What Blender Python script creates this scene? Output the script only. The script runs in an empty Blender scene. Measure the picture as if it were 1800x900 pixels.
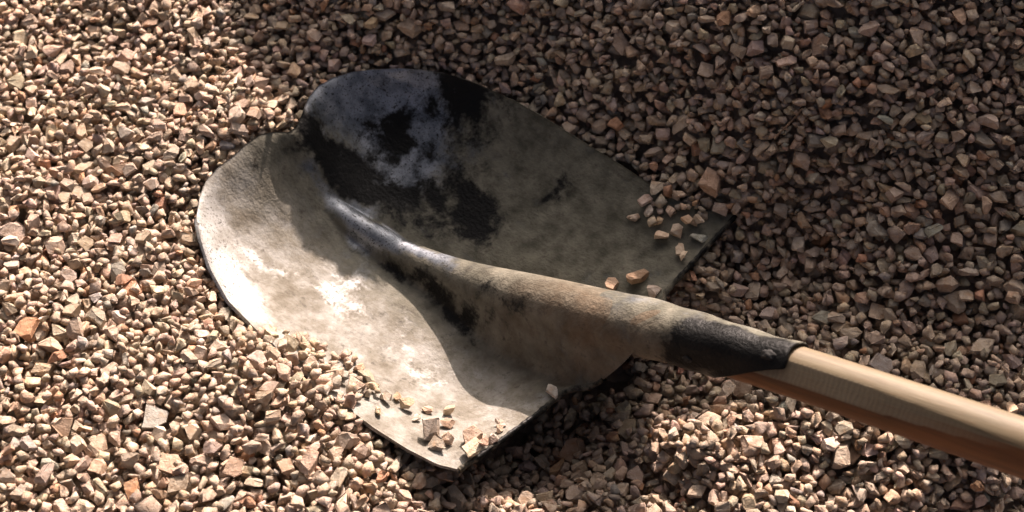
import bpy, bmesh, math
import numpy as np
from mathutils import Vector, Matrix

RNG = np.random.default_rng(11)
scene = bpy.context.scene
COL = scene.collection

# ------------------------------------------------------------------ camera
PITCH = math.radians(55.0)
CAM_D = 0.90
cam_data = bpy.data.cameras.new("camera")
cam = bpy.data.objects.new("camera", cam_data)
COL.objects.link(cam)
cam.location = (0.0, -CAM_D * math.cos(PITCH), CAM_D * math.sin(PITCH))
cam.rotation_euler = (math.pi / 2 - PITCH, 0, 0)
cam_data.sensor_width = 36.0
cam_data.lens = 48.0
cam_data.clip_start = 0.02
cam_data.clip_end = 200.0
cam_data.dof.use_dof = True
cam_data.dof.focus_distance = 0.86
cam_data.dof.aperture_fstop = 9.0
scene.camera = cam

# ------------------------------------------------------------------ sky, sun, exposure
SUN_EL = math.radians(26.5)
SUN_AZ = math.radians(14.0)          # clockwise from +Y (straight behind the shovel)
world = bpy.data.worlds.new("World")
scene.world = world
world.use_nodes = True
wn = world.node_tree
bg = wn.nodes["Background"]
sky = wn.nodes.new("ShaderNodeTexSky")
sky.sky_type = 'NISHITA'
sky.sun_disc = False
sky.sun_elevation = SUN_EL
sky.sun_rotation = SUN_AZ
sky.air_density = 0.17
sky.ozone_density = 0.0
sky.dust_density = 9.0
wn.links.new(sky.outputs[0], bg.inputs[0])
bg.inputs[1].default_value = 0.084
sd = bpy.data.lights.new("sun", 'SUN')
sd.energy = 5.0
sd.angle = math.radians(0.53)
sd.color = (1.0, 0.81, 0.715)
sun = bpy.data.objects.new("sun", sd)
COL.objects.link(sun)
sdir = Vector((math.sin(SUN_AZ) * math.cos(SUN_EL), math.cos(SUN_AZ) * math.cos(SUN_EL), math.sin(SUN_EL)))
sun.rotation_euler = sdir.to_track_quat('Z', 'Y').to_euler()
sun.location = sdir * 3
scene.view_settings.view_transform = 'Standard'
scene.view_settings.look = 'None'
scene.view_settings.gamma = 1.0
scene.view_settings.exposure = 1.2
scene.view_settings.use_curve_mapping = False
scene.render.engine = 'CYCLES'
scene.cycles.max_bounces = 6
scene.cycles.use_denoising = True


# ------------------------------------------------------------------ node helpers
def new_mat(name):
    m = bpy.data.materials.new(name)
    m.use_nodes = True
    nt = m.node_tree
    for n in list(nt.nodes):
        nt.nodes.remove(n)
    out = nt.nodes.new("ShaderNodeOutputMaterial")
    return m, nt, out


class NT:
    def __init__(self, nt):
        self.nt = nt

    def node(self, t, **kw):
        n = self.nt.nodes.new(t)
        for k, v in kw.items():
            setattr(n, k, v)
        return n

    def link(self, a, b):
        self.nt.links.new(a, b)

    def put(self, sock, v):
        if isinstance(v, bpy.types.NodeSocket):
            self.link(v, sock)
        elif v is not None:
            sock.default_value = v

    def math(self, op, a, b=None, clamp=False):
        n = self.node("ShaderNodeMath", operation=op, use_clamp=clamp)
        self.put(n.inputs[0], a)
        if b is not None:
            self.put(n.inputs[1], b)
        return n.outputs[0]

    def noise(self, vec, scale, detail=4, rough=0.55, dist=0.0):
        n = self.node("ShaderNodeTexNoise")
        self.put(n.inputs["Vector"], vec)
        n.inputs["Scale"].default_value = scale
        n.inputs["Detail"].default_value = detail
        n.inputs["Roughness"].default_value = rough
        n.inputs["Distortion"].default_value = dist
        return n.outputs["Fac"]

    def ramp(self, fac, stops, interp='LINEAR'):
        n = self.node("ShaderNodeValToRGB")
        n.color_ramp.interpolation = interp
        cr = n.color_ramp
        while len(cr.elements) < len(stops):
            cr.elements.new(0.5)
        for e, (p, c) in zip(cr.elements, stops):
            e.position = p
            e.color = (c[0], c[1], c[2], 1) if not isinstance(c, (int, float)) else (c, c, c, 1)
        self.put(n.inputs[0], fac)
        return n.outputs[0]

    def mapr(self, v, a, b, c=0.0, d=1.0, smooth=True):
        n = self.node("ShaderNodeMapRange")
        n.interpolation_type = 'SMOOTHSTEP' if smooth else 'LINEAR'
        self.put(n.inputs[0], v)
        for i, x in enumerate((a, b, c, d)):
            n.inputs[i + 1].default_value = x
        return n.outputs[0]

    def mix(self, fac, a, b, blend='MIX'):
        n = self.node("ShaderNodeMix", data_type='RGBA', blend_type=blend)
        self.put(n.inputs[0], fac)
        self.put(n.inputs[6], (*a, 1) if isinstance(a, tuple) and len(a) == 3 else a)
        self.put(n.inputs[7], (*b, 1) if isinstance(b, tuple) and len(b) == 3 else b)
        return n.outputs[2]

    def attr(self, name):
        n = self.node("ShaderNodeAttribute", attribute_name=name)
        return n

    def bump(self, h, strength, dist, normal=None):
        n = self.node("ShaderNodeBump")
        n.inputs["Strength"].default_value = strength
        n.inputs["Distance"].default_value = dist
        self.put(n.inputs["Height"], h)
        if normal is not None:
            self.link(normal, n.inputs["Normal"])
        return n.outputs[0]

    def bsdf(self, color, rough, metal=0.0, spec=0.5, normal=None):
        n = self.node("ShaderNodeBsdfPrincipled")
        self.put(n.inputs["Base Color"], (*color, 1) if isinstance(color, tuple) else color)
        self.put(n.inputs["Roughness"], rough)
        self.put(n.inputs["Metallic"], metal)
        self.put(n.inputs["Specular IOR Level"], spec)
        if normal is not None:
            self.link(normal, n.inputs["Normal"])
        return n.outputs[0]


# ------------------------------------------------------------------ materials
def mat_stone():
    m, nt, out = new_mat("crushed_limestone")
    N = NT(nt)
    tc = N.node("ShaderNodeTexCoord").outputs["Object"]
    col = N.attr("tint").outputs["Color"]
    seed = N.attr("seed").outputs["Vector"]
    va = N.node("ShaderNodeVectorMath", operation='ADD')
    N.link(tc, va.inputs[0]); N.link(seed, va.inputs[1])
    p = va.outputs[0]
    n1 = N.noise(p, 240, 6, 0.68)
    n2 = N.noise(p, 900, 3, 0.6)
    n3 = N.noise(p, 120, 3, 0.55, 0.6)
    c = N.mix(N.mapr(n1, 0.35, 0.7), col, N.mix(1.0, col, (0.70, 0.64, 0.58), 'MULTIPLY'))
    c = N.mix(N.math('MULTIPLY', N.mapr(n3, 0.56, 0.72), 0.45), c, N.mix(1.0, col, (0.92, 0.66, 0.46), 'MULTIPLY'))
    c = N.mix(N.math('MULTIPLY', N.mapr(n2, 0.58, 0.75), 0.35), c, (0.62, 0.56, 0.50))
    h = N.math('ADD', N.math('MULTIPLY', n1, 0.7), N.math('MULTIPLY', n2, 0.3))
    nb = N.bump(h, 0.9, 0.0022)
    N.link(N.bsdf(c, 0.85, 0.0, 0.25, nb), out.inputs[0])
    return m


def mat_ground():
    m, nt, out = new_mat("gravel_bed_soil")
    N = NT(nt)
    tc = N.node("ShaderNodeTexCoord").outputs["Object"]
    v = N.node("ShaderNodeTexVoronoi")
    N.link(tc, v.inputs["Vector"])
    v.inputs["Scale"].default_value = 110
    c = N.mix(v.outputs["Color"], (0.20, 0.15, 0.115), (0.42, 0.33, 0.26))
    nb = N.bump(v.outputs["Distance"], 1.0, 0.006)
    nb.node.invert = True
    N.link(N.bsdf(c, 0.9, 0, 0.2, nb), out.inputs[0])
    return m


def mat_blade():
    m, nt, out = new_mat("worn_dusty_steel")
    N = NT(nt)
    tc = N.node("ShaderNodeTexCoord").outputs["Object"]
    dustA = N.attr("dust").outputs["Fac"]
    darkA = N.attr("dark").outputs["Fac"]
    rustA = N.attr("rust").outputs["Fac"]
    big = N.noise(tc, 26, 6, 0.62, 0.4)
    mid = N.noise(tc, 75, 5, 0.6)
    fine = N.noise(tc, 420, 4, 0.6)
    spk = N.noise(tc, 900, 2, 0.5)
    # streaks across the blade where gravel has scraped it
    mp = N.node("ShaderNodeMapping")
    mp.inputs["Rotation"].default_value = (0, 0, 0.35)
    mp.inputs["Scale"].default_value = (30, 260, 60)
    N.link(tc, mp.inputs[0])
    scr = N.noise(mp.outputs[0], 1.0, 3, 0.6)
    # dust cover
    d = N.math('ADD', dustA, N.math('MULTIPLY', N.math('SUBTRACT', big, 0.5), 1.5))
    d = N.math('ADD', d, N.math('MULTIPLY', N.math('SUBTRACT', mid, 0.5), 0.7))
    d = N.math('ADD', d, N.math('MULTIPLY', N.math('SUBTRACT', scr, 0.5), 0.35))
    d = N.math('ADD', d, N.math('MULTIPLY', N.math('SUBTRACT', fine, 0.5), 0.25))
    dust = N.mapr(d, 0.14, 0.86)
    # black: dark reflections and shade put into the blade's colour; socket's black paint
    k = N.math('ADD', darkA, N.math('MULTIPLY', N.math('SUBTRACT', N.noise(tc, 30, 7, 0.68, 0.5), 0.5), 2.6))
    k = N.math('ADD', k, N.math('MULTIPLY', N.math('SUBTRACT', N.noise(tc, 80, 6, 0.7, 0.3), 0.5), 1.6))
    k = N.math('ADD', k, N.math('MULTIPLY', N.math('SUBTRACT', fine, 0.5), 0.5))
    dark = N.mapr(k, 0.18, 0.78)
    pits = N.mapr(spk, 0.60, 0.66)
    pits2 = N.mapr(N.noise(tc, 420, 2, 0.5), 0.62, 0.68)
    pit = N.math('MAXIMUM', pits, pits2)
    steel_c = N.mix(N.attr("lit_half").outputs["Fac"], N.mix(N.mapr(mid, 0.35, 0.65), (0.12, 0.134, 0.155), (0.30, 0.322, 0.355)), (0.42, 0.42, 0.41))  # steel painted paler on the sunlit half
    steel_c = N.mix(N.math('MULTIPLY', pit, 0.85), steel_c, (0.022, 0.021, 0.020))
    steel_r = N.math('ADD', N.mapr(fine, 0.3, 0.7, 0.44, 0.60), N.math('MULTIPLY', N.attr("lit_half").outputs["Fac"], 0.14))
    hs = N.math('ADD', N.math('MULTIPLY', fine, 0.5), N.math('MULTIPLY', mid, 1.0))
    nbs = N.bump(hs, 0.12, 0.002)
    steel = N.bsdf(steel_c, steel_r, 0.9, 0.5, nbs)
    hd = N.math('ADD', N.math('MULTIPLY', fine, 0.6), N.math('ADD', mid, N.math('MULTIPLY', scr, 0.35)))
    nbd = N.bump(hd, 0.55, 0.0020)
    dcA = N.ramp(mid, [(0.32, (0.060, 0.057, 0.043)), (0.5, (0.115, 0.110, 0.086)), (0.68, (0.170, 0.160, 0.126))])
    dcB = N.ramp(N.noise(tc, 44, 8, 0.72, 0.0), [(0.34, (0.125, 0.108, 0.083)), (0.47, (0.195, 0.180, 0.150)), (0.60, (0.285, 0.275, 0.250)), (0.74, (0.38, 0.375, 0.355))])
    dc = N.mix(N.attr("lit_half").outputs["Fac"], dcA, dcB)  # pale dust on the sunlit half, dark on the shaded: light painted in
    dc = N.mix(N.math('MULTIPLY', rustA, N.mapr(big, 0.35, 0.65, 0.4, 1.0)), dc, (0.16, 0.092, 0.048))
    dc = N.mix(N.math('MULTIPLY', N.mapr(N.noise(tc, 130, 6, 0.75), 0.54, 0.68), 0.6), dc, (0.05, 0.042, 0.033))
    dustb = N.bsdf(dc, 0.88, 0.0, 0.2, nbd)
    dark_refl_coat = N.bsdf((0.006, 0.006, 0.0058), N.mapr(mid, 0.3, 0.7, 0.34, 0.6), 0.0, 0.13, nbd)
    mx = N.node("ShaderNodeMixShader")
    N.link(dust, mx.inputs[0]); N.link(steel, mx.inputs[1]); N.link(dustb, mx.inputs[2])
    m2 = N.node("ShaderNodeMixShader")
    N.link(dark, m2.inputs[0]); N.link(mx.outputs[0], m2.inputs[1]); N.link(dark_refl_coat, m2.inputs[2])
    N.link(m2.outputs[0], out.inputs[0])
    return m


def mat_wood():
    m, nt, out = new_mat("ash_wood_handle")
    N = NT(nt)
    tc = N.node("ShaderNodeTexCoord").outputs["Object"]
    facet = N.attr("facet").outputs["Fac"]
    mp = N.node("ShaderNodeMapping")
    mp.inputs["Scale"].default_value = (14, 220, 220)
    N.link(tc, mp.inputs[0])
    g = N.noise(mp.outputs[0], 1.0, 5, 0.6, 0.3)
    mp2 = N.node("ShaderNodeMapping")
    mp2.inputs["Scale"].default_value = (60, 1500, 1500)
    N.link(tc, mp2.inputs[0])
    pore = N.noise(mp2.outputs[0], 1.0, 3, 0.6)
    big = N.noise(tc, 22, 3, 0.5)
    c = N.ramp(g, [(0.30, (0.070, 0.050, 0.027)), (0.5, (0.128, 0.096, 0.052)), (0.70, (0.19, 0.150, 0.088))])
    c = N.mix(N.math('MULTIPLY', N.mapr(pore, 0.55, 0.7), 0.5), c, (0.19, 0.10, 0.045))
    c = N.mix(N.math('MULTIPLY', N.mapr(big, 0.45, 0.7), 0.25), c, (0.22, 0.13, 0.07))
    vn = N.attr("varnish_bounce").outputs["Fac"]
    vn = N.mapr(N.math('ADD', vn, N.math('MULTIPLY', N.math('SUBTRACT', g, 0.5), 0.8)), 0.3, 0.7)
    c = N.mix(vn, c, N.mix(1.0, c, (0.85, 0.44, 0.21), 'MULTIPLY'))  # orange underside: varnish, with the gravel's warm bounce put into its colour
    # planed flat: raw pale wood with chatter marks across the grain
    wv = N.node("ShaderNodeTexWave", wave_type='BANDS', bands_direction='X')
    N.link(tc, wv.inputs["Vector"])
    wv.inputs["Scale"].default_value = 105
    wv.inputs["Distortion"].default_value = 4.5
    wv.inputs["Detail"].default_value = 2
    wv.inputs["Detail Scale"].default_value = 1.5
    wf = N.math('MULTIPLY', wv.outputs["Fac"], facet)
    pale = N.mix(N.math('MULTIPLY', wv.outputs["Fac"], 0.24), (0.24, 0.195, 0.125), (0.12, 0.092, 0.056))
    pale = N.mix(N.math('MULTIPLY', N.mapr(pore, 0.5, 0.75), 0.4), pale, (0.25, 0.17, 0.09))
    c = N.mix(N.math('MULTIPLY', facet, N.mapr(big, 0.3, 0.6, 0.75, 1.0)), c, pale)
    h = N.math('ADD', N.math('MULTIPLY', g, 0.5), N.math('ADD', N.math('MULTIPLY', pore, 0.35), N.math('MULTIPLY', wf, 0.3)))
    nb = N.bump(h, 0.35, 0.0012)
    N.link(N.bsdf(c, 0.58, 0, 0.35, nb), out.inputs[0])
    return m


def mat_plain(name, c, r, metal=0.0, bumpscale=300, bs=0.4):
    m, nt, out = new_mat(name)
    N = NT(nt)
    tc = N.node("ShaderNodeTexCoord").outputs["Object"]
    n = N.noise(tc, bumpscale, 4, 0.6)
    cc = N.mix(N.mapr(n, 0.3, 0.7), c, tuple(min(1, x * 2.2 + 0.004) for x in c))
    N.link(N.bsdf(cc, r, metal, 0.4, N.bump(n, bs, 0.0015)), out.inputs[0])
    return m


M_STONE = mat_stone()
M_GROUND = mat_ground()
M_BLADE = mat_blade()
M_WOOD = mat_wood()
M_RIVET = mat_plain("blackened_rivet_steel", (0.006, 0.0055, 0.005), 0.8, 0.0)
M_TWIG = mat_plain("dry_twig_bark", (0.10, 0.06, 0.035), 0.8)

# ------------------------------------------------------------------ shovel geometry (shovel axes: a = towards the tip, y = across, z = up)
SO = np.array([0.05141, -0.07062, 0.0])
SU = np.array([-0.76597, 0.64288, 0.0])
SV = np.array([0.64288, 0.76597, 0.0])
AXK, AXY = 0.07, 0.012          # the handle line lies at y = AXY - AXK * a


def yc(a):
    return AXY - AXK * a


def lerp(x, tab):
    t = np.array(tab, float)
    return np.interp(x, t[:, 0], t[:, 1])


def smooth_tab(tab, n=400, k=21):
    t = np.array(tab, float)
    o = np.argsort(t[:, 0])
    t = t[o]
    xs = np.linspace(t[0, 0], t[-1, 0], n)
    ys = np.interp(xs, t[:, 0], t[:, 1])
    yp = np.pad(ys, k // 2, mode='reflect', reflect_type='odd')
    for _ in range(2):
        yp[k // 2:-(k // 2)] = np.convolve(yp, np.ones(k) / k, 'valid')
    return np.stack([xs, yp[k // 2:-(k // 2)]], 1)


# socket / frog tube: radius and height of its centre along a (metres)
TUBE_R = smooth_tab([(-.30, .0165), (-.10, .0168), (-.06, .0172), (-.035, .0178), (0, .0198), (.03, .0190), (.073, .017), (.106, .014), (.141, .012), (.171, .011), (.202, .0095), (.234, .007), (.26, .004)])
TUBE_TOP = smooth_tab([(-.30, .164), (-.242, .142), (-.127, .098), (-.087, .081), (-.040, .0605), (-.011, .045), (.029, .0235), (.073, .001), (.106, -.019), (.141, -.034), (.171, -.0435), (.202, -.0425), (.225, -.0385), (.245, -.043), (.26, -.055)], k=39)
DISH = smooth_tab([(-.06, .003), (-.01, .004), (.03, .024), (.06, .036), (.11, .048), (.165, .054), (.205, .053), (.24, .045), (.27, .028), (.289, .0), (.30, -.004)], k=17)


def tube_z(a):
    r = lerp(a, TUBE_R)
    return lerp(a, TUBE_TOP) - r * 1.06, r


def smax(p, q, k):
    h = np.clip(0.5 + 0.5 * (p - q) / k, 0, 1)
    return q * (1 - h) + p * h + k * h * (1 - h)


# plan outline of the blade, back corner to front, each side (a, y) in mm
NEAR_SIDE = [(9.1, -118), (21, -123.7), (42, -127.5), (68, -129.8), (110, -130.5), (160, -128.5), (202, -123.6), (230, -113.5), (251, -102.3), (262, -95)]
FAR_SIDE = [(-9.1, 143), (4, 135.5), (20, 130), (35, 128.5), (53, 127.6), (85, 127.9), (130, 127.6), (173, 125.9), (204.8, 121), (223.5, 114.9), (241, 106.6), (256.6, 96.6)]
FRONT = [(262, -95), (268.6, -90.5), (280.4, -76.5), (286.6, -65), (289.1, -52), (288.5, -39.9), (289.4, -24.4), (288.6, -12), (284.6, -4), (276.8, 5), (277.5, 13.9), (281.3, 23.6), (286.6, 34.4), (288.8, 45.6), (286.4, 58.4), (279.7, 72.8), (270, 84.4), (256.6, 96.6)]


def resample(pts, n, sm=3):
    p = np.array(pts, float) / 1000.0
    s = np.concatenate([[0], np.cumsum(np.linalg.norm(np.diff(p, axis=0), axis=1))])
    s /= s[-1]
    t = np.linspace(0, 1, n)
    q = np.stack([np.interp(t, s, p[:, i]) for i in range(2)], 1)
    for _ in range(sm):
        q[1:-1] = (q[:-2] + 2 * q[1:-1] + q[2:]) / 4
    return q


def fbm2(x, y, scale, seed, octaves=3):
    r = np.random.default_rng(seed)
    out = np.zeros_like(x)
    amp, tot = 1.0, 0.0
    for o in range(octaves):
        for _ in range(5):
            th, ph = r.uniform(0, 2 * np.pi, 2)
            f = scale * (2 ** o) * r.uniform(0.6, 1.4)
            out += amp * np.sin(f * (x * np.cos(th) + y * np.sin(th)) + ph)
        tot += amp * 5 ** 0.5
        amp *= 0.55
    return out / tot


def blade_back_edge(n):
    """back edge from the near corner to the far corner, drawn back around the socket"""
    t = np.linspace(0, 1, n)
    a0 = np.interp(t, [0, 1], [.0091, -.0091])
    y = np.interp(t, [0, 1], [-.118, .143])
    d = (y - .018) / .036
    a = a0 - .034 * np.exp(-d ** 4) - .003 * np.sin(np.pi * t)
    a += .0005 * fbm2(y, y * 0, 90, 5)
    return np.stack([a, y], 1)


def blade_plan(nu, nv):
    near = resample(NEAR_SIDE, nu, 6)
    far = resample(FAR_SIDE, nu, 6)
    front = resample(FRONT, nv, 2)
    back = blade_back_edge(nv)
    u = np.linspace(0, 1, nu)[:, None, None]
    v = np.linspace(0, 1, nv)[None, :, None]
    P = ((1 - v) * near[:, None] + v * far[:, None] + (1 - u) * back[None] + u * front[None]
         - ((1 - u) * (1 - v) * near[0] + u * (1 - v) * near[-1] + (1 - u) * v * far[0] + u * v * far[-1]))
    return P, u[..., 0] + 0 * v[..., 0], v[..., 0] * 2 - 1 + 0 * u[..., 0]


def blob(a, y, ca, cy, ra, ry, rot=0.0):
    da, dyy = a - ca, y - cy
    c, s = math.cos(rot), math.sin(rot)
    x1, y1 = da * c + dyy * s, -da * s + dyy * c
    return np.exp(-((x1 / ra) ** 2 + (y1 / ry) ** 2))


def blade_height(a, y, u, v):
    q = np.abs(v)
    prof = (1 - q ** 2.1)
    front = 1 - np.clip((u - 0.70) / 0.30, 0, 1) ** np.interp(v, [-.3, .2], [2.6, 5.5])
    D = lerp(np.clip(a, -.06, .30), DISH)
    D = np.maximum(D, 0.0) * 0.35 + 0.65 * np.maximum(lerp(np.clip(u * .289, 0, .289), DISH), 0)
    z = -D * prof * (0.25 + 0.75 * front)
    # front lip: small dip at the worn notch, slightly turned edge
    z += -0.004 * np.exp(-((y - .006) / .016) ** 2) * np.clip((u - .8) / .2, 0, 1) ** 2
    # hand-beaten unevenness
    z += 0.0011 * fbm2(a, y, 55, 3, 3) * np.clip(1.15 - q, 0, 1)
    z += 0.0010 * fbm2(a, y, 40, 8, 2) * q
    z -= .012 * blob(a, y, .050, -.060, .045, .036) * (.5 + .5 * np.clip(u / .12, 0, 1))
    z -= .006 * blob(a, y, -.004, -.045, .020, .030)
    zc, r = tube_z(a)
    dy = y - yc(a)
    tt = zc + np.sqrt(np.maximum(r * r - dy * dy, 0)) * 1.06 - np.maximum(np.abs(dy) - r * 0.98, 0) * 3.2
    kk = np.interp(a, [-.02, .06, .15, .25], [.012, .016, .010, .008])
    return smax(tt, z, kk)


def link_mesh(name, verts, faces, mat, parent=None, smooth=True):
    me = bpy.data.meshes.new(name)
    me.from_pydata([tuple(p) for p in verts], [], [tuple(f) for f in faces])
    me.materials.append(mat)
    if smooth:
        me.polygons.foreach_set("use_smooth", [True] * len(me.polygons))
    ob = bpy.data.objects.new(name, me)
    COL.objects.link(ob)
    if parent is not None:
        ob.parent = parent
    return ob


def add_float_attr(me, name, vals):
    at = me.attributes.new(name, 'FLOAT', 'POINT')
    at.data.foreach_set("value", np.asarray(vals, np.float32).ravel())


shovel = bpy.data.objects.new("shovel", None)
shovel.empty_display_size = 0.05
COL.objects.link(shovel)
shovel.location = SO
shovel.rotation_euler = (0, 0, math.atan2(SU[1], SU[0]))
shovel["label"] = "worn dusty steel shovel with wooden handle lying half buried in the gravel"
shovel["category"] = "shovel"
# local frame: +X = a ; local +Y = rot90(a) = -SV, so y is mirrored when written to meshes


def S2L(a, y, z):
    return np.stack([a, -y, z], -1)


NU, NV = 190, 230
P, UU, VV = blade_plan(NU, NV)
BA, BY = P[..., 0], P[..., 1]
BZ = blade_height(BA, BY, UU, VV)
TH = 0.0022
# normals for thickness
Pt = S2L(BA, BY, BZ)
du = np.gradient(Pt, axis=0); dv = np.gradient(Pt, axis=1)
nrm = np.cross(du, dv)
nrm /= np.linalg.norm(nrm, axis=-1, keepdims=True)
nrm *= np.sign(nrm[..., 2:3])
Pb = Pt - nrm * TH
vid = np.arange(NU * NV).reshape(NU, NV)
fq = np.stack([vid[:-1, :-1], vid[1:, :-1], vid[1:, 1:], vid[:-1, 1:]], -1).reshape(-1, 4)
# make the top face up
a0, b0, c0 = Pt.reshape(-1, 3)[fq[0, :3]]
if np.cross(b0 - a0, c0 - a0)[2] < 0:
    fq = fq[:, ::-1]
off = NU * NV
loop = np.concatenate([vid[0, :], vid[1:, -1], vid[-1, -2::-1], vid[-2:0:-1, 0]])
rimf = np.stack([loop, np.roll(loop, -1), np.roll(loop, -1) + off, loop + off], -1)
faces = np.concatenate([fq, fq[:, ::-1] + off, rimf])
blade = link_mesh("blade", np.concatenate([Pt.reshape(-1, 3), Pb.reshape(-1, 3)]), faces, M_BLADE, shovel)
bme = blade.data
bme.polygons.foreach_set("use_smooth", np.concatenate([np.ones(2 * len(fq), bool), np.zeros(len(rimf), bool)]))


def blade_masks(a, y, v):
    a, y = a + .007 * fbm2(a, y, 120, 31, 4), y + .007 * fbm2(a, y, 120, 32, 4)
    dust = 0.95 + 0 * a
    # bare, scoured steel: far front wall, the nose of the ridge, and the near lip
    for (ca, cy, ra, ry, w, rot) in [(.262, .075, .040, .050, 1.2, .3), (.213, .064, .026, .026, 1.0, 0), (.205, -.002, .040, .009, 1.3, -.05), (.150, .002, .03, .006, .9, -.05),
                                     (.262, -.098, .035, .022, .72, .5), (.205, -.115, .04, .018, .62, .1), (.173, -.058, .028, .012, .42, .2), (.232, -.078, .018, .012, .32, 0)]:
        dust = dust - w * blob(a, y, ca, cy, ra, ry, rot)
    dark = -0.35 + 1.08 * blob(a, y, .225, .062, .060, .050)  # dark reflections and shade of the blade, painted in as black
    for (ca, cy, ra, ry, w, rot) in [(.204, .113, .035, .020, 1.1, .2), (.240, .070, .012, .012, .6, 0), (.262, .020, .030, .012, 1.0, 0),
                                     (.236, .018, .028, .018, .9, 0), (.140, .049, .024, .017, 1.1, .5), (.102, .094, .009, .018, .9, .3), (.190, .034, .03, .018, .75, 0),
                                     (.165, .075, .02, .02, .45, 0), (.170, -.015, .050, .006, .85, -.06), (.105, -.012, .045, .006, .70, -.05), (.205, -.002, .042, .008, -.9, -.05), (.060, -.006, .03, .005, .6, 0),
                                     (.078, -.026, .010, .006, 1.0, .2), (.105, -.021, .022, .007, .75, 0), (.283, -.028, .008, .018, .6, 0),  # last one: shadow of stones behind the front lip, painted in
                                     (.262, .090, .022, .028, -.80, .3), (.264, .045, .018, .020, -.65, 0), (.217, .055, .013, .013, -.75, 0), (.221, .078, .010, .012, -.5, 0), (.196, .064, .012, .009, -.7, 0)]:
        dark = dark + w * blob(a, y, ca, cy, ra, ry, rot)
    dy = (y - yc(a))
    rust = .6 * np.clip(np.exp(-((a - .0) / .06) ** 2) * np.exp(-((dy + .012) / .026) ** 2), 0, 1)
    return dust, dark, rust


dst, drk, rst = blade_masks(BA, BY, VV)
lit_mask = 1 / (1 + np.exp((BY + .036 + .010 * fbm2(BA, BY, 70, 44, 3)) / .009))  # high on the sunlit near half, whose brightness is painted into the colours
for nm, arr in (("dust", dst), ("dark", drk), ("rust", rst), ("lit_half", lit_mask)):
    under = arr * 0 + {"dust": .3, "dark": .5, "rust": 0, "lit_half": 0}[nm]
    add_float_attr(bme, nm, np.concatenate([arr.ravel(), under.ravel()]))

# folded, worn lip along the back edge (near and far half): a rounded bead on the sheet's rim
def bead(idx0, idx1, rad):
    row_t = Pt[0, idx0:idx1]; row_b = Pb[0, idx0:idx1]
    c = (row_t + row_b) / 2
    tan = np.gradient(c, axis=0); tan /= np.linalg.norm(tan, axis=1, keepdims=True)
    up = nrm[0, idx0:idx1]
    side = np.cross(tan, up)
    K = 10
    vs, fs = [], []
    for i in range(len(c)):
        rr = rad * (1 + .18 * math.sin(i * .9) * math.sin(i * .37 + 1))
        for k in range(K):
            t = 2 * math.pi * k / K
            vs.append(c[i] + up[i] * math.cos(t) * rr + side[i] * math.sin(t) * rr * .8)
    n = len(c)
    for i in range(n - 1):
        for k in range(K):
            fs.append((i * K + k, i * K + (k + 1) % K, (i + 1) * K + (k + 1) % K, (i + 1) * K + k))
    fs.append(tuple(range(K))); fs.append(tuple((n - 1) * K + k for k in range(K))[::-1])
    return np.array(vs), fs


for i0, i1 in ((0, int(NV * .40)), (int(NV * .66), NV)):
    bv, bf = bead(i0, i1, .0021)
    lip = link_mesh("folded_lip", bv, bf, M_BLADE, blade)
    nvv = len(bv)
    add_float_attr(lip.data, "dust", np.full(nvv, 1.1)); add_float_attr(lip.data, "dark", np.full(nvv, .62)); add_float_attr(lip.data, "rust", np.full(nvv, .2))

# --- socket tube
A_END = -.122


def tube_frame(a):
    z, r = tube_z(np.array([a]))
    z2, _ = tube_z(np.array([a - .004])); z1, _ = tube_z(np.array([a + .004]))
    t = np.array([-.008, AXK * .008, float(z2[0] - z1[0])])          # (a, y, z) towards the handle end
    t /= np.linalg.norm(t)
    c = np.array([a, yc(a), float(z[0])])
    s = np.array([0, 1, 0]) - t * t[1]; s /= np.linalg.norm(s)       # across, towards far side
    up = np.cross(s, t)
    if up[2] < 0: up = -up
    return c, t, s, up, float(r[0])


def socket_mesh():
    K, n = 64, 90
    vs, fs = [], []
    dustv, darkv, rustv = [], [], []
    for layer, dr in ((0, 0.0), (1, -.0020)):
        for i in range(n):
            f = i / (n - 1)
            for k in range(K):
                th = 2 * math.pi * k / K                   # 0 = top, pi/2 = far side, -pi/2 = near side
                # collar end: long on top, cut back on the near and lower side
                low = 0.5 - 0.5 * math.cos(th - .35)             # 0 top .. 1 bottom
                nearf = max(0.0, -math.sin(th))
                w_ = max(0, min(1, (low - .24) / .68)); cut = .046 * w_ ** .85 + .0005 * math.sin(th * 5 + 1)
                a_end = A_END + cut
                a = .035 + (a_end - .035) * f
                c, t, s, up, r = tube_frame(a)
                rr = r + dr - .004 * max(0, min(1, (a + .018) / .045)) + .0006 * math.sin(3 * th + a * 40) * (a < 0) + .0004 * math.sin(a * 210 + 2 * th)
                if f > .95: rr += .0006 * (f - .95) / .05
                p = c + up * math.cos(th) * rr + s * math.sin(th) * rr
                vs.append((p[0], -p[1], p[2]))
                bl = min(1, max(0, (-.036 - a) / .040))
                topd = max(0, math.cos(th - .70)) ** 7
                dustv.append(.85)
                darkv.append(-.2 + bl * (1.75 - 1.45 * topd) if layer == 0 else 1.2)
                rustv.append(.5 * math.exp(-((a) / .05) ** 2) * max(0, -math.sin(th)))
        b = layer * n * K
        for i in range(n - 1):
            for k in range(K):
                q = (b + i * K + k, b + i * K + (k + 1) % K, b + (i + 1) * K + (k + 1) % K, b + (i + 1) * K + k)
                fs.append(q if layer == 0 else q[::-1])
    e0 = (n - 1) * K; e1 = n * K + (n - 1) * K
    for k in range(K):
        fs.append((e0 + k, e0 + (k + 1) % K, e1 + (k + 1) % K, e1 + k))
    return vs, fs, dustv, darkv, rustv


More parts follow.
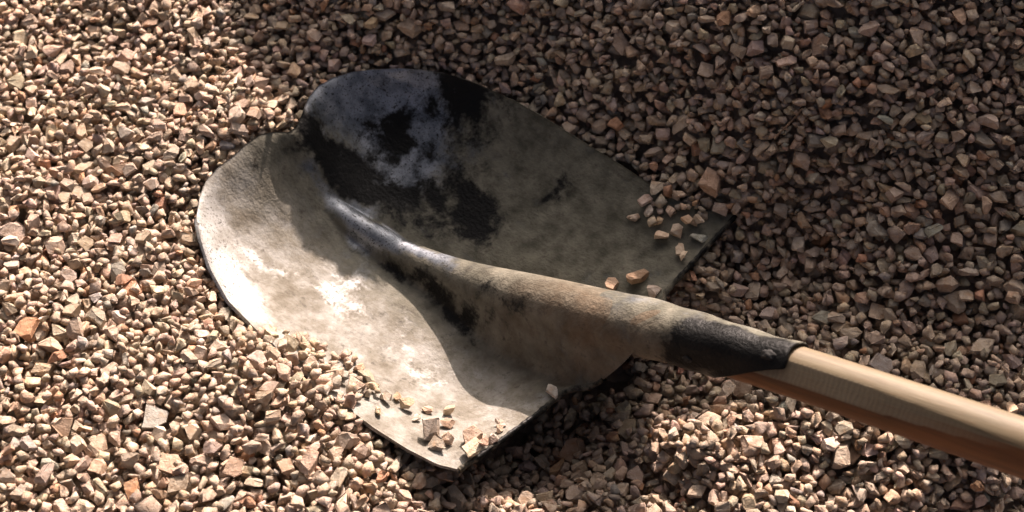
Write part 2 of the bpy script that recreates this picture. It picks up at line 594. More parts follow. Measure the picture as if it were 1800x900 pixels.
sv_, sf_, sdu, sda, sru = socket_mesh()
socket = link_mesh("socket", sv_, sf_, M_BLADE, shovel)
add_float_attr(socket.data, "dust", sdu); add_float_attr(socket.data, "dark", sda); add_float_attr(socket.data, "rust", sru)
bm = bmesh.new(); bm.from_mesh(socket.data); bmesh.ops.recalc_face_normals(bm, faces=bm.faces); bm.to_mesh(socket.data); bm.free()


# --- wooden handle with a planed flat
def handle_mesh(fc=None):
    K, n = 96, 150
    vs, fs, fa, va = [], [], [], []
    a1, a0_ = -.075, -.62
    for i in range(n):
        f = (i / (n - 1))
        a = a1 + (a0_ - a1) * f
        ac = max(a, -.29)
        c, t, s, up, _ = tube_frame(ac)
        c = c + t * ((ac - a) / -t[0]) if a < ac else c
        R = .0147 + .0006 * f
        dep = 0.90 * 1.0
        fade = np.clip((-.100 - a) / .004, 0, 1) * np.clip((a + .245) / .08, 0, 1)
        for k in range(K):
            th = 2 * math.pi * k / K
            rr = R
            m = 0.0
            th0 = math.radians(-42)
            d = math.cos(th - th0)
            dist = R * (1 - .085 * fade)
            if d > 0 and dist / d < R:
                rr = dist / d
                m = float(min(1, fade * 1.0))
            p = c + up * math.cos(th) * rr + s * math.sin(th) * rr
            vs.append((p[0], -p[1], p[2])); fa.append(m)
            va.append(1 / (1 + math.exp(-(abs((th - math.radians(218) + math.pi) % (2 * math.pi) - math.pi) < math.radians(101)) * 6 + 3)))
    for i in range(n - 1):
        for k in range(K):
            fs.append((i * K + k, i * K + (k + 1) % K, (i + 1) * K + (k + 1) % K, (i + 1) * K + k))
    fs.append(tuple(range(K))); fs.append(tuple((n - 1) * K + k for k in range(K)))
    return np.array(vs), fs, fa, va


hv, hf, hfa, hva = handle_mesh()
# the handle's own axes: X along the wood, so that the grain runs with it
cA, tA, sA, upA, _ = tube_frame(-.20)
org = np.array([cA[0], -cA[1], cA[2]])
ex = np.array([tA[0], -tA[1], tA[2]]); ez = np.array([upA[0], -upA[1], upA[2]]); ey = np.cross(ez, ex)
Mh = np.stack([ex, ey, ez], 1)
handle = link_mesh("handle", (hv - org) @ Mh, hf, M_WOOD, shovel)
handle.matrix_local = Matrix(np.block([[Mh, org[:, None]], [np.zeros((1, 3)), np.ones((1, 1))]]).tolist())
add_float_attr(handle.data, "facet", hfa)
add_float_attr(handle.data, "varnish_bounce", hva)
bm = bmesh.new(); bm.from_mesh(handle.data); bmesh.ops.recalc_face_normals(bm, faces=bm.faces); bm.to_mesh(handle.data); bm.free()


def rivet(a, th, size, seed):
    c, t, s, up, r = tube_frame(a)
    nrm_ = up * math.cos(th) + s * math.sin(th)
    p = c + nrm_ * (r + .0002)
    bm = bmesh.new()
    bmesh.ops.create_icosphere(bm, subdivisions=3, radius=1)
    rg = np.random.default_rng(seed)
    for v in bm.verts:
        n = 1 + .16 * math.sin(v.co.x * 4 + seed) * math.cos(v.co.y * 5 + seed) + .08 * math.sin(v.co.z * 9 + v.co.x * 7)
        v.co = Vector((v.co.x * 1.5 * size * n, v.co.y * size * n, v.co.z * size * .55 * n))
    X = np.array([t[0], -t[1], t[2]]); Z = np.array([nrm_[0], -nrm_[1], nrm_[2]]); Y = np.cross(Z, X)
    me = bpy.data.meshes.new("rivet"); bm.to_mesh(me); bm.free()
    me.materials.append(M_RIVET)
    me.polygons.foreach_set("use_smooth", [True] * len(me.polygons))
    o = bpy.data.objects.new("rivet", me); COL.objects.link(o); o.parent = socket
    R = np.stack([X, Y, Z], 1)
    o.matrix_local = Matrix(np.block([[R, np.array([p[0], -p[1], p[2]])[:, None]], [np.zeros((1, 3)), np.ones((1, 1))]]).tolist())


rivet(-.112, math.radians(-22), .0030, 1)
rivet(-.066, math.radians(-78), .0022, 2)

# ------------------------------------------------------------------ the gravel: target surface
def s2w(a, y):
    return SO[:2] + a * SU[:2] + y * SV[:2]


CTRL = []
for a, y, z in [(.05, .145, 4), (.11, .143, 0), (.17, .140, -6), (.235, .122, -6), (.28, .090, -5), (.305, .045, -5), (.294, .006, 0), (.303, -.03, 1),
                (.302, -.072, -3), (.265, -.115, -1), (.225, -.135, 1), (.185, -.138, 5), (.15, -.135, 9), (.11, -.133, 8), (.08, -.137, 2), (.05, -.142, -4), (.02, -.140, -13), (0, -.13, -27),
                (-.005, .156, 7), (.02, .145, 5), (-.015, -.08, -56), (-.018, -.03, -60), (-.03, .08, -34), (-.03, .115, -24), (-.07, .025, -34), (-.08, -.03, -38),
                (.15, 0, -66), (.08, 0, -50), (.15, .08, -45), (.15, -.08, -45), (.08, -.08, -40), (.23, 0, -50), (.23, .07, -35), (.23, -.07, -35), (.07, .08, -30)]:
    w = s2w(a, y)
    CTRL.append((w[0], w[1], z / 1000))


def px(x, y, z):
    """photo pixel to plan point on height z (mm)"""
    f = 2400.0
    e = PITCH
    fw = np.array([0, math.cos(e), -math.sin(e)]); up = np.array([0, math.sin(e), math.cos(e)])
    r = fw + np.array([1., 0, 0]) * (x - 900) / f - up * (y - 450) / f
    C = -fw * CAM_D
    t = (z / 1000 - C[2]) / r[2]
    p = C + r * t
    return p[0], p[1], z / 1000


for p in [(0, 900, 26), (0, 450, 8), (0, 0, -6), (230, 450, -1), (250, 720, 16), (250, 900, 24), (480, 850, 14), (230, 150, -9), (430, 620, 12), (640, 870, 8), (740, 860, -10), (880, 880, -24),
          (1050, 860, -22), (1050, 760, -44), (1200, 800, -14), (1280, 700, -22), (1400, 790, -7), (1400, 880, -10), (1600, 760, -2), (1760, 870, -16), (1600, 890, -14), (1250, 890, -16),
          (1450, 560, -6), (1250, 500, -8), (1650, 600, 0), (1790, 650, 2), (1800, 760, -2), (1800, 900, -44), (1660, 900, -26),
          (700, 10, 0), (450, 20, 0), (480, 130, -6), (850, 90, -4)]:
    CTRL.append(px(*p))
CTRL += [(-.75, .6, 0), (0, .7, 0), (.8, .6, 0), (.75, .1, 0), (.75, -.3, -.05), (.4, -.4, -.07), (0, -.6, -.02), (-.7, -.5, .09), (-.75, 0, .03), (.1, .3, 0), (.3, .1, 0), (.45, .3, 0)]
CTRL = np.array(CTRL)


def tps_fit(P, z, lam=2e-5):
    n = len(P)
    d2 = ((P[:, None] - P[None]) ** 2).sum(-1)
    K = 0.5 * d2 * np.log(d2 + 1e-12)
    A = np.zeros((n + 3, n + 3))
    A[:n, :n] = K + lam * np.eye(n)
    A[:n, n] = 1; A[:n, n + 1:] = P; A[n, :n] = 1; A[n + 1:, :n] = P.T
    return np.linalg.solve(A, np.concatenate([z, np.zeros(3)]))


TPS = tps_fit(CTRL[:, :2], CTRL[:, 2])


# the side of the heap that rises behind and to the right of the shovel, as steep as loose gravel will lie
FOOT = smooth_tab([(-.8, 2.6), (-.40, 1.1), (-.30, .80), (-.245, .42), (-.20, .25), (-.14, .175), (.01, .145), (.10, .078), (.16, .018), (.24, -.052), (.32, -.085), (.5, -.11), (.9, -.13)], n=800, k=17)


def heap(x, y):
    fs = (lerp(x + .03, FOOT) - lerp(x - .03, FOOT)) / .06
    d = (y - lerp(x, FOOT)) / (math.cos(SUN_AZ) - np.clip(fs, -3, 0) * math.sin(SUN_AZ))
    d = .008 * np.log1p(np.exp(np.clip(d / .008, -30, 60)))
    k = np.interp(x, [-.24, -.06], [.50, .62])
    return k * np.minimum(d, .24) + .22 * np.clip(d - .24, 0, .35)


def G_raw(x, y):
    sh = x.shape
    q = np.stack([x.ravel(), y.ravel()], 1)
    out = np.empty(len(q))
    for i in range(0, len(q), 20000):
        d2 = ((q[i:i + 20000, None] - CTRL[None, :, :2]) ** 2).sum(-1)
        out[i:i + 20000] = (0.5 * d2 * np.log(d2 + 1e-12)) @ TPS[:-3] + TPS[-3] + q[i:i + 20000] @ TPS[-2:]
    return out.reshape(sh) + heap(x, y)


X0, X1, Y0, Y1 = -.46, .44, -.24, .33
CELL = .0011
NX, NY = int((X1 - X0) / CELL), int((Y1 - Y0) / CELL)
gx = X0 + (np.arange(NX) + .5) * CELL
gy = Y0 + (np.arange(NY) + .5) * CELL
cx, cy = np.meshgrid(np.linspace(X0, X1, 193), np.linspace(Y0, Y1, 129), indexing='ij')
gc = G_raw(cx, cy)


def bil(C, x, y):
    fx = np.clip((x - X0) / (X1 - X0), 0, 1) * (C.shape[0] - 1)
    fy = np.clip((y - Y0) / (Y1 - Y0), 0, 1) * (C.shape[1] - 1)
    i = np.minimum(fx.astype(int), C.shape[0] - 2); j = np.minimum(fy.astype(int), C.shape[1] - 2)
    a, b = fx - i, fy - j
    return C[i, j] * (1 - a) * (1 - b) + C[i + 1, j] * a * (1 - b) + C[i, j + 1] * (1 - a) * b + C[i + 1, j + 1] * a * b


GX, GY = np.meshgrid(gx, gy, indexing='ij')
G = bil(gc, GX, GY) + .0030 * fbm2(GX, GY, 60, 21, 3)

# shovel top and bottom maps
STOP = np.full((NX, NY), -9.0); SBOT = np.full((NX, NY), 9.0)


def splat(ax, ay, zt, zb):
    wx = SO[0] + ax * SU[0] + ay * SV[0]
    wy = SO[1] + ax * SU[1] + ay * SV[1]
    i = ((wx - X0) / CELL).astype(int).ravel(); j = ((wy - Y0) / CELL).astype(int).ravel()
    ok = (i >= 0) & (i < NX) & (j >= 0) & (j < NY)
    np.maximum.at(STOP, (i[ok], j[ok]), zt.ravel()[ok])
    np.minimum.at(SBOT, (i[ok], j[ok]), zb.ravel()[ok])


P2, U2, V2 = blade_plan(420, 420)
Z2 = blade_height(P2[..., 0], P2[..., 1], U2, V2)
splat(P2[..., 0], P2[..., 1], Z2, Z2 - .004)
BLADE_ONLY = STOP.copy()
for a in np.linspace(.03, -.36, 500):
    ac = max(a, -.29)
    c, t, s, up, r = tube_frame(ac)
    if a < ac: c = c + t * ((ac - a) / -t[0])
    w = np.linspace(-r, r, 60)
    h = np.sqrt(np.maximum(r * r - w * w, 0)) * 1.06
    splat(np.full(60, c[0]), c[1] + w, c[2] + h, c[2] - h)
ON = STOP > -5
SB = np.where(ON, SBOT, 9.0)

# ground sheet under the stones, wide enough for the surroundings of the frame
ex_, ey_ = np.meshgrid(np.concatenate([[-3, -1.6, -1.0, -.75], np.linspace(-.55, .55, 89), [.75, 1.0, 1.6, 3]]),
                       np.concatenate([[-3, -1.6, -1.0, -.6], np.linspace(-.4, .5, 73), [.65, 1.0, 1.6, 3]]), indexing='ij')
ez_ = G_raw(np.clip(ex_, -.75, .8), np.clip(ey_, -.6, .72))
inside = (ex_ > X0 + .02) & (ex_ < X1 - .02) & (ey_ > Y0 + .02) & (ey_ < Y1 - .02)
shv = np.where(inside, .020, .006)
ez_ = ez_ - shv
# keep the sheet below the shovel
ii = np.clip(((ex_ - X0) / CELL).astype(int), 0, NX - 1); jj = np.clip(((ey_ - Y0) / CELL).astype(int), 0, NY - 1)
ez_ = np.where(inside, np.minimum(ez_, np.minimum(SB[ii, jj], 9) - .012), ez_)
n1, n2 = ex_.shape
gid = np.arange(n1 * n2).reshape(n1, n2)
gf = np.stack([gid[:-1, :-1], gid[1:, :-1], gid[1:, 1:], gid[:-1, 1:]], -1).reshape(-1, 4)
ground = link_mesh("ground", np.stack([ex_, ey_, ez_], -1).reshape(-1, 3), gf, M_GROUND)
ground["kind"] = "structure"


# ------------------------------------------------------------------ stones: shapes
def make_proto(r, dims=None):
    if dims is None:
        b = r.uniform(.44, .90); c = r.uniform(.28, .68) * b ** .3
        dims = np.array([1.0, b, min(c, b)])
    bm = bmesh.new()
    bmesh.ops.create_cube(bm, size=2.0)
    for v in bm.verts:
        v.co = Vector([v.co[i] * dims[i] for i in range(3)])
    npl = r.integers(6, 12)
    pn = [np.eye(3)[i] * sg for i in range(3) for sg in (-1, 1)]
    pd = [dims[i] for i in range(3) for sg in (-1, 1)]
    for _ in range(npl):
        n = r.normal(size=3); n /= np.linalg.norm(n)
        d = np.linalg.norm(dims * n) * (r.uniform(.40, .75) if r.random() < .22 else r.uniform(.66, .97))
        pn.append(n); pd.append(d)
        geom = bm.verts[:] + bm.edges[:] + bm.faces[:]
        res = bmesh.ops.bisect_plane(bm, geom=geom, dist=1e-5, plane_co=Vector(n * d), plane_no=Vector(n), clear_outer=True)
        ed = [e for e in res["geom_cut"] if isinstance(e, bmesh.types.BMEdge)]
        if ed:
            try:
                bmesh.ops.contextual_create(bm, geom=ed)
            except Exception:
                pass
    bmesh.ops.remove_doubles(bm, verts=bm.verts[:], dist=.06)
    bmesh.ops.recalc_face_normals(bm, faces=bm.faces[:])
    bm2 = bm.copy()
    bmesh.ops.triangulate(bm2, faces=bm2.faces[:])
    bm2.verts.ensure_lookup_table()
    LV = np.array([v.co[:] for v in bm2.verts]); LF = np.array([[v.index for v in f.verts] for f in bm2.faces])
    LV = LV + r.normal(size=LV.shape) * .03
    bm2.free()
    bmesh.ops.bevel(bm, geom=bm.edges[:], offset=.028, segments=1, profile=.5, affect='EDGES', clamp_overlap=True)
    # knock the corners about a little so that no face stays perfectly plane
    for v in bm.verts:
        q = np.array(v.co)
        v.co += Vector(r.normal(size=3) * .028)
    bmesh.ops.triangulate(bm, faces=bm.faces[:])
    bmesh.ops.recalc_face_normals(bm, faces=bm.faces[:])
    bm.verts.ensure_lookup_table()
    V = np.array([v.co[:] for v in bm.verts]); F = np.array([[v.index for v in f.verts] for f in bm.faces])
    bm.free()
    c = (V.max(0) + V.min(0)) / 2
    V = V - c
    k = np.abs(V[:, 0]).max()
    pn = np.array(pn); pd = (np.array(pd) - pn @ c) / k
    return V / k, F, (pn, pd), ((LV - c) / k, LF)


PROTO = []
while len(PROTO) < 90:
    pr_ = make_proto(RNG)
    if 24 <= len(pr_[1]) <= 180:
        PROTO.append(pr_)


def rot_rand(r, tilt):
    yaw = r.uniform(0, 2 * np.pi)
    ax = r.uniform(0, 2 * np.pi)
    t = r.normal() * tilt
    cz, sz = np.cos(yaw), np.sin(yaw)
    Rz = np.array([[cz, -sz, 0], [sz, cz, 0], [0, 0, 1]])
    k = np.array([np.cos(ax), np.sin(ax), 0])
    Kx = np.array([[0, -k[2], k[1]], [k[2], 0, -k[0]], [-k[1], k[0], 0]])
    return (np.eye(3) + np.sin(t) * Kx + (1 - np.cos(t)) * Kx @ Kx) @ Rz


def maps(V, planes, A):
    """top and bottom height maps, on the deposition grid, of the stone whose facets are planes, after the linear map A"""
    nx = int(np.ceil((np.abs(V[:, 0]).max() + 1e-4) / CELL)); ny = int(np.ceil((np.abs(V[:, 1]).max() + 1e-4) / CELL))
    xs = np.arange(-nx, nx + 1) * CELL; ys = np.arange(-ny, ny + 1) * CELL
    n = planes[0] @ np.linalg.inv(A)
    ln = np.linalg.norm(n, axis=1)
    n = n / ln[:, None]; d = planes[1] / ln
    X, Y = np.meshgrid(xs, ys, indexing='ij')
    top = np.full(X.shape, 1e3); bot = np.full(X.shape, -1e3)
    u = n[:, 2] > .05; w = n[:, 2] < -.05
    if u.any():
        top = ((d[u] - n[u, 0] * X[..., None] - n[u, 1] * Y[..., None]) / n[u, 2]).min(-1)
    if w.any():
        bot = ((d[w] - n[w, 0] * X[..., None] - n[w, 1] * Y[..., None]) / n[w, 2]).max(-1)
    for q in np.where(~(u | w))[0]:
        out_ = n[q, 0] * X + n[q, 1] * Y > d[q]
        top = np.where(out_, -1e3, top)
    mask = top - bot > .0002
    top = np.where(mask, top, -1e3); bot = np.where(mask, bot, 1e3)
    return nx, ny, top, bot, mask


VAR = []
for i in range(1300):
    k = RNG.integers(len(PROTO))
    size = float(np.clip(.0051 * np.exp(RNG.normal() * .35), .0022, .0090))     # half the long axis
    R = rot_rand(RNG, .55)
    V = (PROTO[k][0] * size) @ R.T
    mp_ = maps(V, PROTO[k][2], R * size)
    if mp_[4].sum() < 4:
        continue
    VAR.append((k, size, R, mp_))
VSIZE = np.array([v[1] for v in VAR])

H = G - .020
H = np.where(ON, np.minimum(H, SB - .012), H)
PLACED = []      # (variant, x, y, z)


def fit_z(var, i, j, Hm):
    nx, ny, top, bot, mask = var[3]
    if i - nx < 0 or j - ny < 0 or i + nx >= NX or j + ny >= NY:
        return None
    sl = (slice(i - nx, i + nx + 1), slice(j - ny, j + ny + 1))
    return (Hm[sl] - bot).max(), sl


def drop(spacing, target, tol, Hm, cap=None, where=None, K=4, pick=None):
    nxs, nys = int((X1 - X0) / spacing), int((Y1 - Y0) / spacing)
    ij = np.stack(np.meshgrid(np.arange(nxs), np.arange(nys), indexing='ij'), -1).reshape(-1, 2)
    RNG.shuffle(ij)
    pos = (ij + RNG.uniform(-.1, 1.1, ij.shape)) * spacing
    cnt = 0
    pool = np.arange(len(VAR)) if pick is None else pick
    rv = pool[RNG.integers(0, len(pool), (len(pos), K))]
    jit = RNG.normal(size=(len(pos), K, 2)) * spacing * .45
    rt = RNG.uniform(-1, 1, len(pos))
    for q in range(len(pos)):
        i0, j0 = int(pos[q, 0] / CELL), int(pos[q, 1] / CELL)
        if i0 >= NX or j0 >= NY:
            continue
        if where is not None and not where[i0, j0]:
            continue
        if Hm[i0, j0] > target[i0, j0] - .0015:
            continue
        best = None
        for k in range(K):
            v = VAR[rv[q, k]]
            i, j = int((pos[q, 0] + jit[q, k, 0]) / CELL), int((pos[q, 1] + jit[q, k, 1]) / CELL)
            r = fit_z(v, i, j, Hm)
            if r is None:
                continue
            z, sl = r
            over = z - target[i, j] + .25 * v[3][2].max()
            if best is None or over < best[0]:
                best = (over, rv[q, k], i, j, z, sl)
        if best is None:
            continue
        over, vi, i, j, z, sl = best
        mp_ = VAR[vi][3]
        if over > tol + .0015 * rt[q]:
            continue
        if cap is not None and ((z + mp_[2]) > cap[sl]).any():
            continue
        Hm[sl] = np.maximum(Hm[sl], z + mp_[2])
        PLACED.append((vi, gx[i], gy[j], z, 0))
        cnt += 1
    return cnt


# below and around the shovel
small = np.where(VSIZE < .0046)[0]
tiny = np.where(VSIZE < .0037)[0]
for sp, dt in ((.0080, -.009), (.0076, -.004)):
    drop(sp, G + dt, .0035, H, cap=SB)
SPECIAL = []


def place_special(x, y, half, flat, seed, Hm, dims=None, tilt=.2):
    """one hand-placed stone let down on the height map until it touches; returns its mesh and centre"""
    rg = np.random.default_rng(seed)
    while True:
        V, F, pls, _ = make_proto(rg, dims)
        if len(F) >= 24:
            break
    A = rot_rand(rg, tilt) @ np.diag([half, half, half * flat])
    V = V @ A.T
    mp_ = maps(V, pls, A)
    i, j = int((x - X0) / CELL), int((y - Y0) / CELL)
    z, sl = fit_z((0, 0, 0, mp_), i, j, Hm)
    Hm[sl] = np.maximum(Hm[sl], z + mp_[2])
    return V, F, np.array([gx[i], gy[j], z])


for x, y, half, flat, sd_, col, lab in [
        (.1994, -.1429, .0086, 1.15, 71, (.47, .385, .30), "largest stone of the sunlit patch under the handle, rounded and buff"),
        (.0395, -.1129, .0088, 1.1, 72, (.40, .27, .185), "large brown stone in the deep shadow below the blade's back edge"),
        (-.2118, -.1278, .0088, .5, 73, (.36, .34, .30), "flat grey slab sunk in the sunlit gravel left of the blade"),
        (.1360, -.0080, .0068, .9, 74, (.50, .42, .34), "pale lump among the shaded stones above the socket"),
        (-.1150, -.1680, .0070, .8, 75, (.52, .43, .34), "big angular beige stone near the bottom of the sunlit heap")]:
    SPECIAL.append((*place_special(x, y, half, flat, sd_, H), col, lab, "stone", None))
for sp, dt in ((.0070, -.001), (.0065, 0.0)):
    drop(sp, G + dt, .0035, H, cap=SB)
drop(.0049, G, .002, H, cap=SB, K=3, pick=small)
drop(.0045, G - .002, .001, H, cap=SB, K=3, pick=tiny)
N_UNDER = len(PLACED)
BURIED = BLADE_ONLY > -5          # well inside the blade's outline, nothing of the bed below can be seen
for _ in range(22):
    BURIED[1:-1, 1:-1] &= BURIED[:-2, 1:-1] & BURIED[2:, 1:-1] & BURIED[1:-1, :-2] & BURIED[1:-1, 2:]
# now the shovel is there: gravel that has slid over its edges
HB = np.where(BLADE_ONLY > -5, np.maximum(H, BLADE_ONLY), H)
AA = (GX - SO[0]) * SU[0] + (GY - SO[1]) * SU[1]
over_zone = (BLADE_ONLY > -5) & (G > BLADE_ONLY + .001) & (AA < .205)
zone = over_zone.copy()
for _ in range(10):
    zone[1:] |= zone[:-1]; zone[:-1] |= zone[1:]; zone[:, 1:] |= zone[:, :-1]; zone[:, :-1] |= zone[:, 1:]
zone &= AA < .200
for sp in (.0072, .0068, .0052):
    drop(sp, np.where(zone, G + .001, -9), .0035, HB, where=zone)


def tint(r, n):
    """colour of crushed pinkish limestone: beige, grey-beige, pink, a few rust-brown and grey-green"""
    base = np.array([[.51, .418, .328], [.47, .395, .312], [.54, .432, .335], [.43, .370, .300], [.52, .378, .275], [.46, .28, .18], [.38, .36, .315], [.57, .49, .41]])
    w = np.array([.30, .21, .18, .12, .09, .02, .03, .05])
    k = r.choice(len(base), n, p=w)
    c = base[k] * .94 * r.uniform(.84, 1.14, (n, 1)) * (1 + r.normal(size=(n, 3)) * .03)
    return np.clip(c * np.array([1.03, 1.0, .98]), .03, .8)


def stone_arrays(vi, x, y, z):
    k, size, R, _ = VAR[vi]
    V, F = PROTO[k][:2] if size > .0040 else PROTO[k][3]       # small stones: fewer facets
    return (V * size) @ R.T + np.array([x, y, z]), F


# --- which stones show, and how large
camC = np.array(cam.location)
fwv = np.array([0, math.cos(PITCH), -math.sin(PITCH)]); upv = np.array([0, math.sin(PITCH), math.cos(PITCH)])


def project(p):
    d = np.asarray(p) - camC
    zc_ = d @ fwv
    return 900 + 2400 * d[..., 0] / zc_, 450 - 2400 * (d @ upv) / zc_


keep, score = [], []
pl = PLACED
for n, (vi, x, y, z, _) in enumerate(pl):
    nx, ny, top, bot, mask = VAR[vi][3]
    i, j = int((x - X0) / CELL), int((y - Y0) / CELL)
    sl = (slice(i - nx, i + nx + 1), slice(j - ny, j + ny + 1))
    Hf = HB[sl]
    vis = mask & (z + top > Hf - .0006)
    deep = ((H if n < N_UNDER else HB)[sl] - (z + top))[mask].min()
    if deep > .0045 or (n < N_UNDER and BURIED[i, j]):
        continue
    keep.append(n)
    sx, sy = project((x, y, z))
    fr = vis.sum()
    hidden = (ON[i, j] and STOP[i, j] > z) 
    inside_f = 15 < sx < 1785 and 15 < sy < 885
    # the handle hides what lies behind its line
    score.append(fr if inside_f and not hidden else 0)
score = np.array(score)
print("stones placed", len(pl), "kept", len(keep))

order = np.argsort(-score)
N_SINGLE = 300
single = set(int(keep[i]) for i in order[:N_SINGLE])

STONE_ME_CACHE = {}


def stone_object(name, V, F, col, seed):
    me = bpy.data.meshes.new(name)
    me.from_pydata([tuple(p) for p in V], [], [tuple(int(q) for q in f) for f in F])
    me.materials.append(M_STONE)
    at = me.attributes.new("tint", 'FLOAT_COLOR', 'POINT')
    at.data.foreach_set("color", np.tile(np.array([*col, 1.0], np.float32), len(V)))
    at = me.attributes.new("seed", 'FLOAT_VECTOR', 'POINT')
    at.data.foreach_set("vector", np.tile(np.asarray(seed, np.float32), len(V)))
    o = bpy.data.objects.new(name, me)
    COL.objects.link(o)
    return o


def zone_label(x, y, z, col):
    sx, sy = project((x, y, z))
    tone = "rusty brown" if col[0] / col[2] > 2.3 else ("grey" if col[0] / col[2] < 1.32 else ("pale pinkish" if col.mean() > .43 else "beige"))
    if sx < 345 or (sx < 520 and sy < 225):
        where = "in sunlit gravel beyond the blade's rounded tip"
    elif sy > 540 and sx < 800:
        where = "in sunlit gravel along the blade's near edge"
    elif sx >= 800 and sy > 615 + max(0, (sx - 1180) * .36):
        where = "in gravel below the socket and handle"
    elif sx > 1250 and sy > 330:
        where = "in shaded gravel above the wooden handle"
    else:
        where = "in the shaded slope above the blade's far edge"
    return f"larger {tone} angular stone {where}", f"larger {tone} stones {where}"


mv, mf, mc, ms = [], [], [], []
base_i = 0
cols = tint(RNG, len(pl))
seeds = RNG.uniform(-5, 5, (len(pl), 3))
for n in keep:
    vi, x, y, z, _ = pl[n]
    V, F = stone_arrays(vi, x, y, z)
    if n in single:
        c0 = np.array([x, y, z])
        o = stone_object("gravel_stone", V - c0, F, cols[n], seeds[n])
        o.location = c0
        lb, gp = zone_label(x, y, z, cols[n])
        o["label"] = lb; o["category"] = "stone"; o["group"] = gp
        continue
    mv.append(V); mf.append(F + base_i); base_i += len(V)
    mc.append(np.tile(np.array([*cols[n], 1.0]), (len(V), 1))); ms.append(np.tile(seeds[n], (len(V), 1)))
mv = np.concatenate(mv); mf = np.concatenate(mf); mc = np.concatenate(mc); ms = np.concatenate(ms)
gm = bpy.data.meshes.new("gravel")
gm.vertices.add(len(mv)); gm.vertices.foreach_set("co", mv.astype(np.float32).ravel())
gm.loops.add(len(mf) * 3); gm.loops.foreach_set("vertex_index", mf.astype(np.int32).ravel())
gm.polygons.add(len(mf)); gm.polygons.foreach_set("loop_start", np.arange(0, len(mf) * 3, 3, dtype=np.int32))
gm.update(calc_edges=True); gm.validate()
gm.materials.append(M_STONE)
at = gm.attributes.new("tint", 'FLOAT_COLOR', 'POINT'); at.data.foreach_set("color", mc.astype(np.float32).ravel())
at = gm.attributes.new("seed", 'FLOAT_VECTOR', 'POINT'); at.data.foreach_set("vector", ms.astype(np.float32).ravel())
gravel = bpy.data.objects.new("gravel", gm)
COL.objects.link(gravel)
gravel["kind"] = "stuff"
gravel["label"] = "crushed pinkish beige limestone gravel covering the ground"
gravel["category"] = "gravel"
print("gravel tris", len(mf))

# ------------------------------------------------------------------ loose stones lying on the blade, one by one (plan position in metres on the shovel's axes, long axis in mm, label)
BLADE_STONES = [
    (.0415, -.1068, 37, .8, "largest pale stone of the cluster on the blade's near corner"),
    (.0318, -.1132, 28, .9, "pale stone leaning at the front of the near-corner cluster"),
    (.0307, -.1052, 24, .8, "rough grey stone tucked behind the near-corner cluster"),
    (.0416, -.0939, 24, .8, "pinkish block just above the near-corner cluster on the blade"),
    (.0183, -.0948, 38, .7, "long wedge-shaped stone beside the near corner of the back edge"),
    (.0125, -.1024, 30, .9, "chunky stone lowest beside the near corner of the back edge"),
    (.0114, -.0921, 19, .8, "small stone against the long wedge at the back edge"),
    (.0080, -.0885, 16, .8, "small pale stone touching the back edge beside the long wedge"),
    (.0085, -.0965, 16, .9, "small pink stone squeezed between wedge and back edge"),
    (.0152, -.0732, 21, .8, "light stone at the end of the shadow line near the back edge"),
    (.0112, -.0775, 16, .9, "small round stone directly under the one at the shadow line's end"),
    (.0098, -.0845, 14, .6, "small flat white chip between the back-edge stones"),
    (.0040, -.0345, 26, .8, "single white stone alone on the back edge below the socket"),
    (.0821, -.1043, 23, .9, "round grey stone where the heap meets the blade's near half"),
    (.0785, -.0980, 14, .9, "small stone beside the round grey one at the heap's edge"),
    (.0691, -.0991, 24, .7, "flattish pink stone first past the heap on the blade"),
    (.0579, -.1036, 14, .8, "smallest white pebble between the heap and the near-corner cluster"),
    (.0592, -.0916, 16, .9, "small pink stone casting a long shadow on the blade"),
    (.0493, -.0817, 18, 1.2, "upright cone-shaped stone farthest up the blade's near half"),
    (.0760, -.1180, 18, .9, "small round stone at the lower edge of the heap on the blade"),
    (.0213, .1021, 24, .8, "upright beige stone farthest in from the blade's far corner"),
    (.0154, .1092, 24, .7, "flat grey stone beside the upright one at the far corner"),
    (.0005, .1140, 27, .6, "flat greenish grey stone on the far corner near the back edge"),
    (.0050, .0985, 28, .8, "largest stone resting on the blade's far corner"),
    (-.0010, .0945, 19, .9, "small stone nestled against the largest at the far corner"),
    (.0128, .1180, 19, .9, "small pale stone where the slope spills over the far corner"),
    (.0071, .1224, 21, .9, "rounded stone spilling over the far edge onto the corner"),
    (.0162, .0677, 36, .7, "lone brown oval stone on the shaded half behind the socket"),
    (.0275, .0560, 29, .6, "orange elongated chip lying just behind the ridge"),
    (.0360, .0470, 18, .9, "small white stone just behind the ridge beside the orange chip"),
    (.0006, .0640, 24, .5, "flat tan chip against the socket near the back edge"),
]
BS_COL = {27: (.33, .225, .15), 28: (.48, .34, .24), 22: (.33, .335, .29), 12: (.60, .55, .48), 3: (.50, .36, .27), 11: (.60, .53, .46), 8: (.52, .35, .26), 17: (.50, .35, .26), 29: (.58, .54, .48), 16: (.60, .54, .46)}
cc_ = tint(np.random.default_rng(5), len(BLADE_STONES))
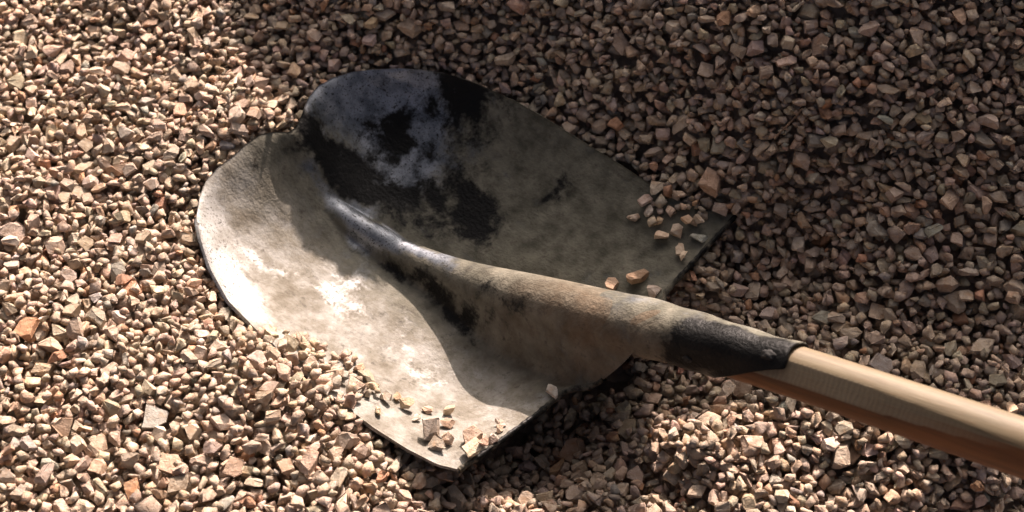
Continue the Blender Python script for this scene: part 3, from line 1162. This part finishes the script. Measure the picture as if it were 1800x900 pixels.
for q, (a, y, pxw, flat, lab) in enumerate(BLADE_STONES):
    w = s2w(a, y)
    dims = np.array([1.0, .62, .5]) if q in (28, 4, 27) else None
    V, F, c = place_special(w[0], w[1], pxw / 2 / 2650 * 1.05, flat, 300 + q, HB, dims, .18)
    SPECIAL.append((V, F, c, BS_COL.get(q, tuple(cc_[q] * 1.15)), lab, "stone", "loose stones lying on the shovel blade"))
rs = np.random.default_rng(9)
for V, F, c, col, lab, cat, grp in SPECIAL:
    o = stone_object("loose_stone" if grp else "gravel_stone", V, F, col, rs.uniform(-5, 5, 3))
    o.location = c
    o["label"] = lab; o["category"] = cat
    if grp:
        o["group"] = grp


# ------------------------------------------------------------------ a dry twig on the slope
def twig(pts, rad):
    K = 7
    vs, fs = [], []
    n = len(pts)
    for i, p in enumerate(pts):
        t = np.array(pts[min(i + 1, n - 1)]) - np.array(pts[max(i - 1, 0)]); t /= np.linalg.norm(t)
        s_ = np.cross(t, [0, 0, 1]); s_ /= np.linalg.norm(s_); u_ = np.cross(s_, t)
        rr = rad * (1 - .5 * i / n) * (1 + .25 * math.sin(i * 2.1))
        for k in range(K):
            th = 2 * math.pi * k / K
            vs.append(np.array(p) + s_ * math.cos(th) * rr + u_ * math.sin(th) * rr)
    for i in range(n - 1):
        for k in range(K):
            fs.append((i * K + k, i * K + (k + 1) % K, (i + 1) * K + (k + 1) % K, (i + 1) * K + k))
    fs.append(tuple(range(K))); fs.append(tuple((n - 1) * K + k for k in range(K)))
    return vs, fs


tx, ty = .172, .060
tp = []
for i in range(9):
    x, y = tx + .0022 * i, ty + .0016 * i + .0004 * math.sin(i)
    ii_, jj_ = int((x - X0) / CELL), int((y - Y0) / CELL)
    tp.append((x, y, HB[ii_ - 4:ii_ + 5, jj_ - 4:jj_ + 5].max()))
zt = np.array([p[2] for p in tp]); fitl = np.polyfit(range(9), zt, 1); lin = np.polyval(fitl, range(9)); lin += (zt - lin).max() * .6
tv, tf = twig([(p[0], p[1], l) for p, l in zip(tp, lin)], .0007)
tv = np.array(tv); c0 = tv.mean(0)
tw = link_mesh("twig", tv - c0, tf, M_TWIG)
tw.location = c0
tw["label"] = "thin dry brown twig lying on the shaded gravel slope"
tw["category"] = "twig"
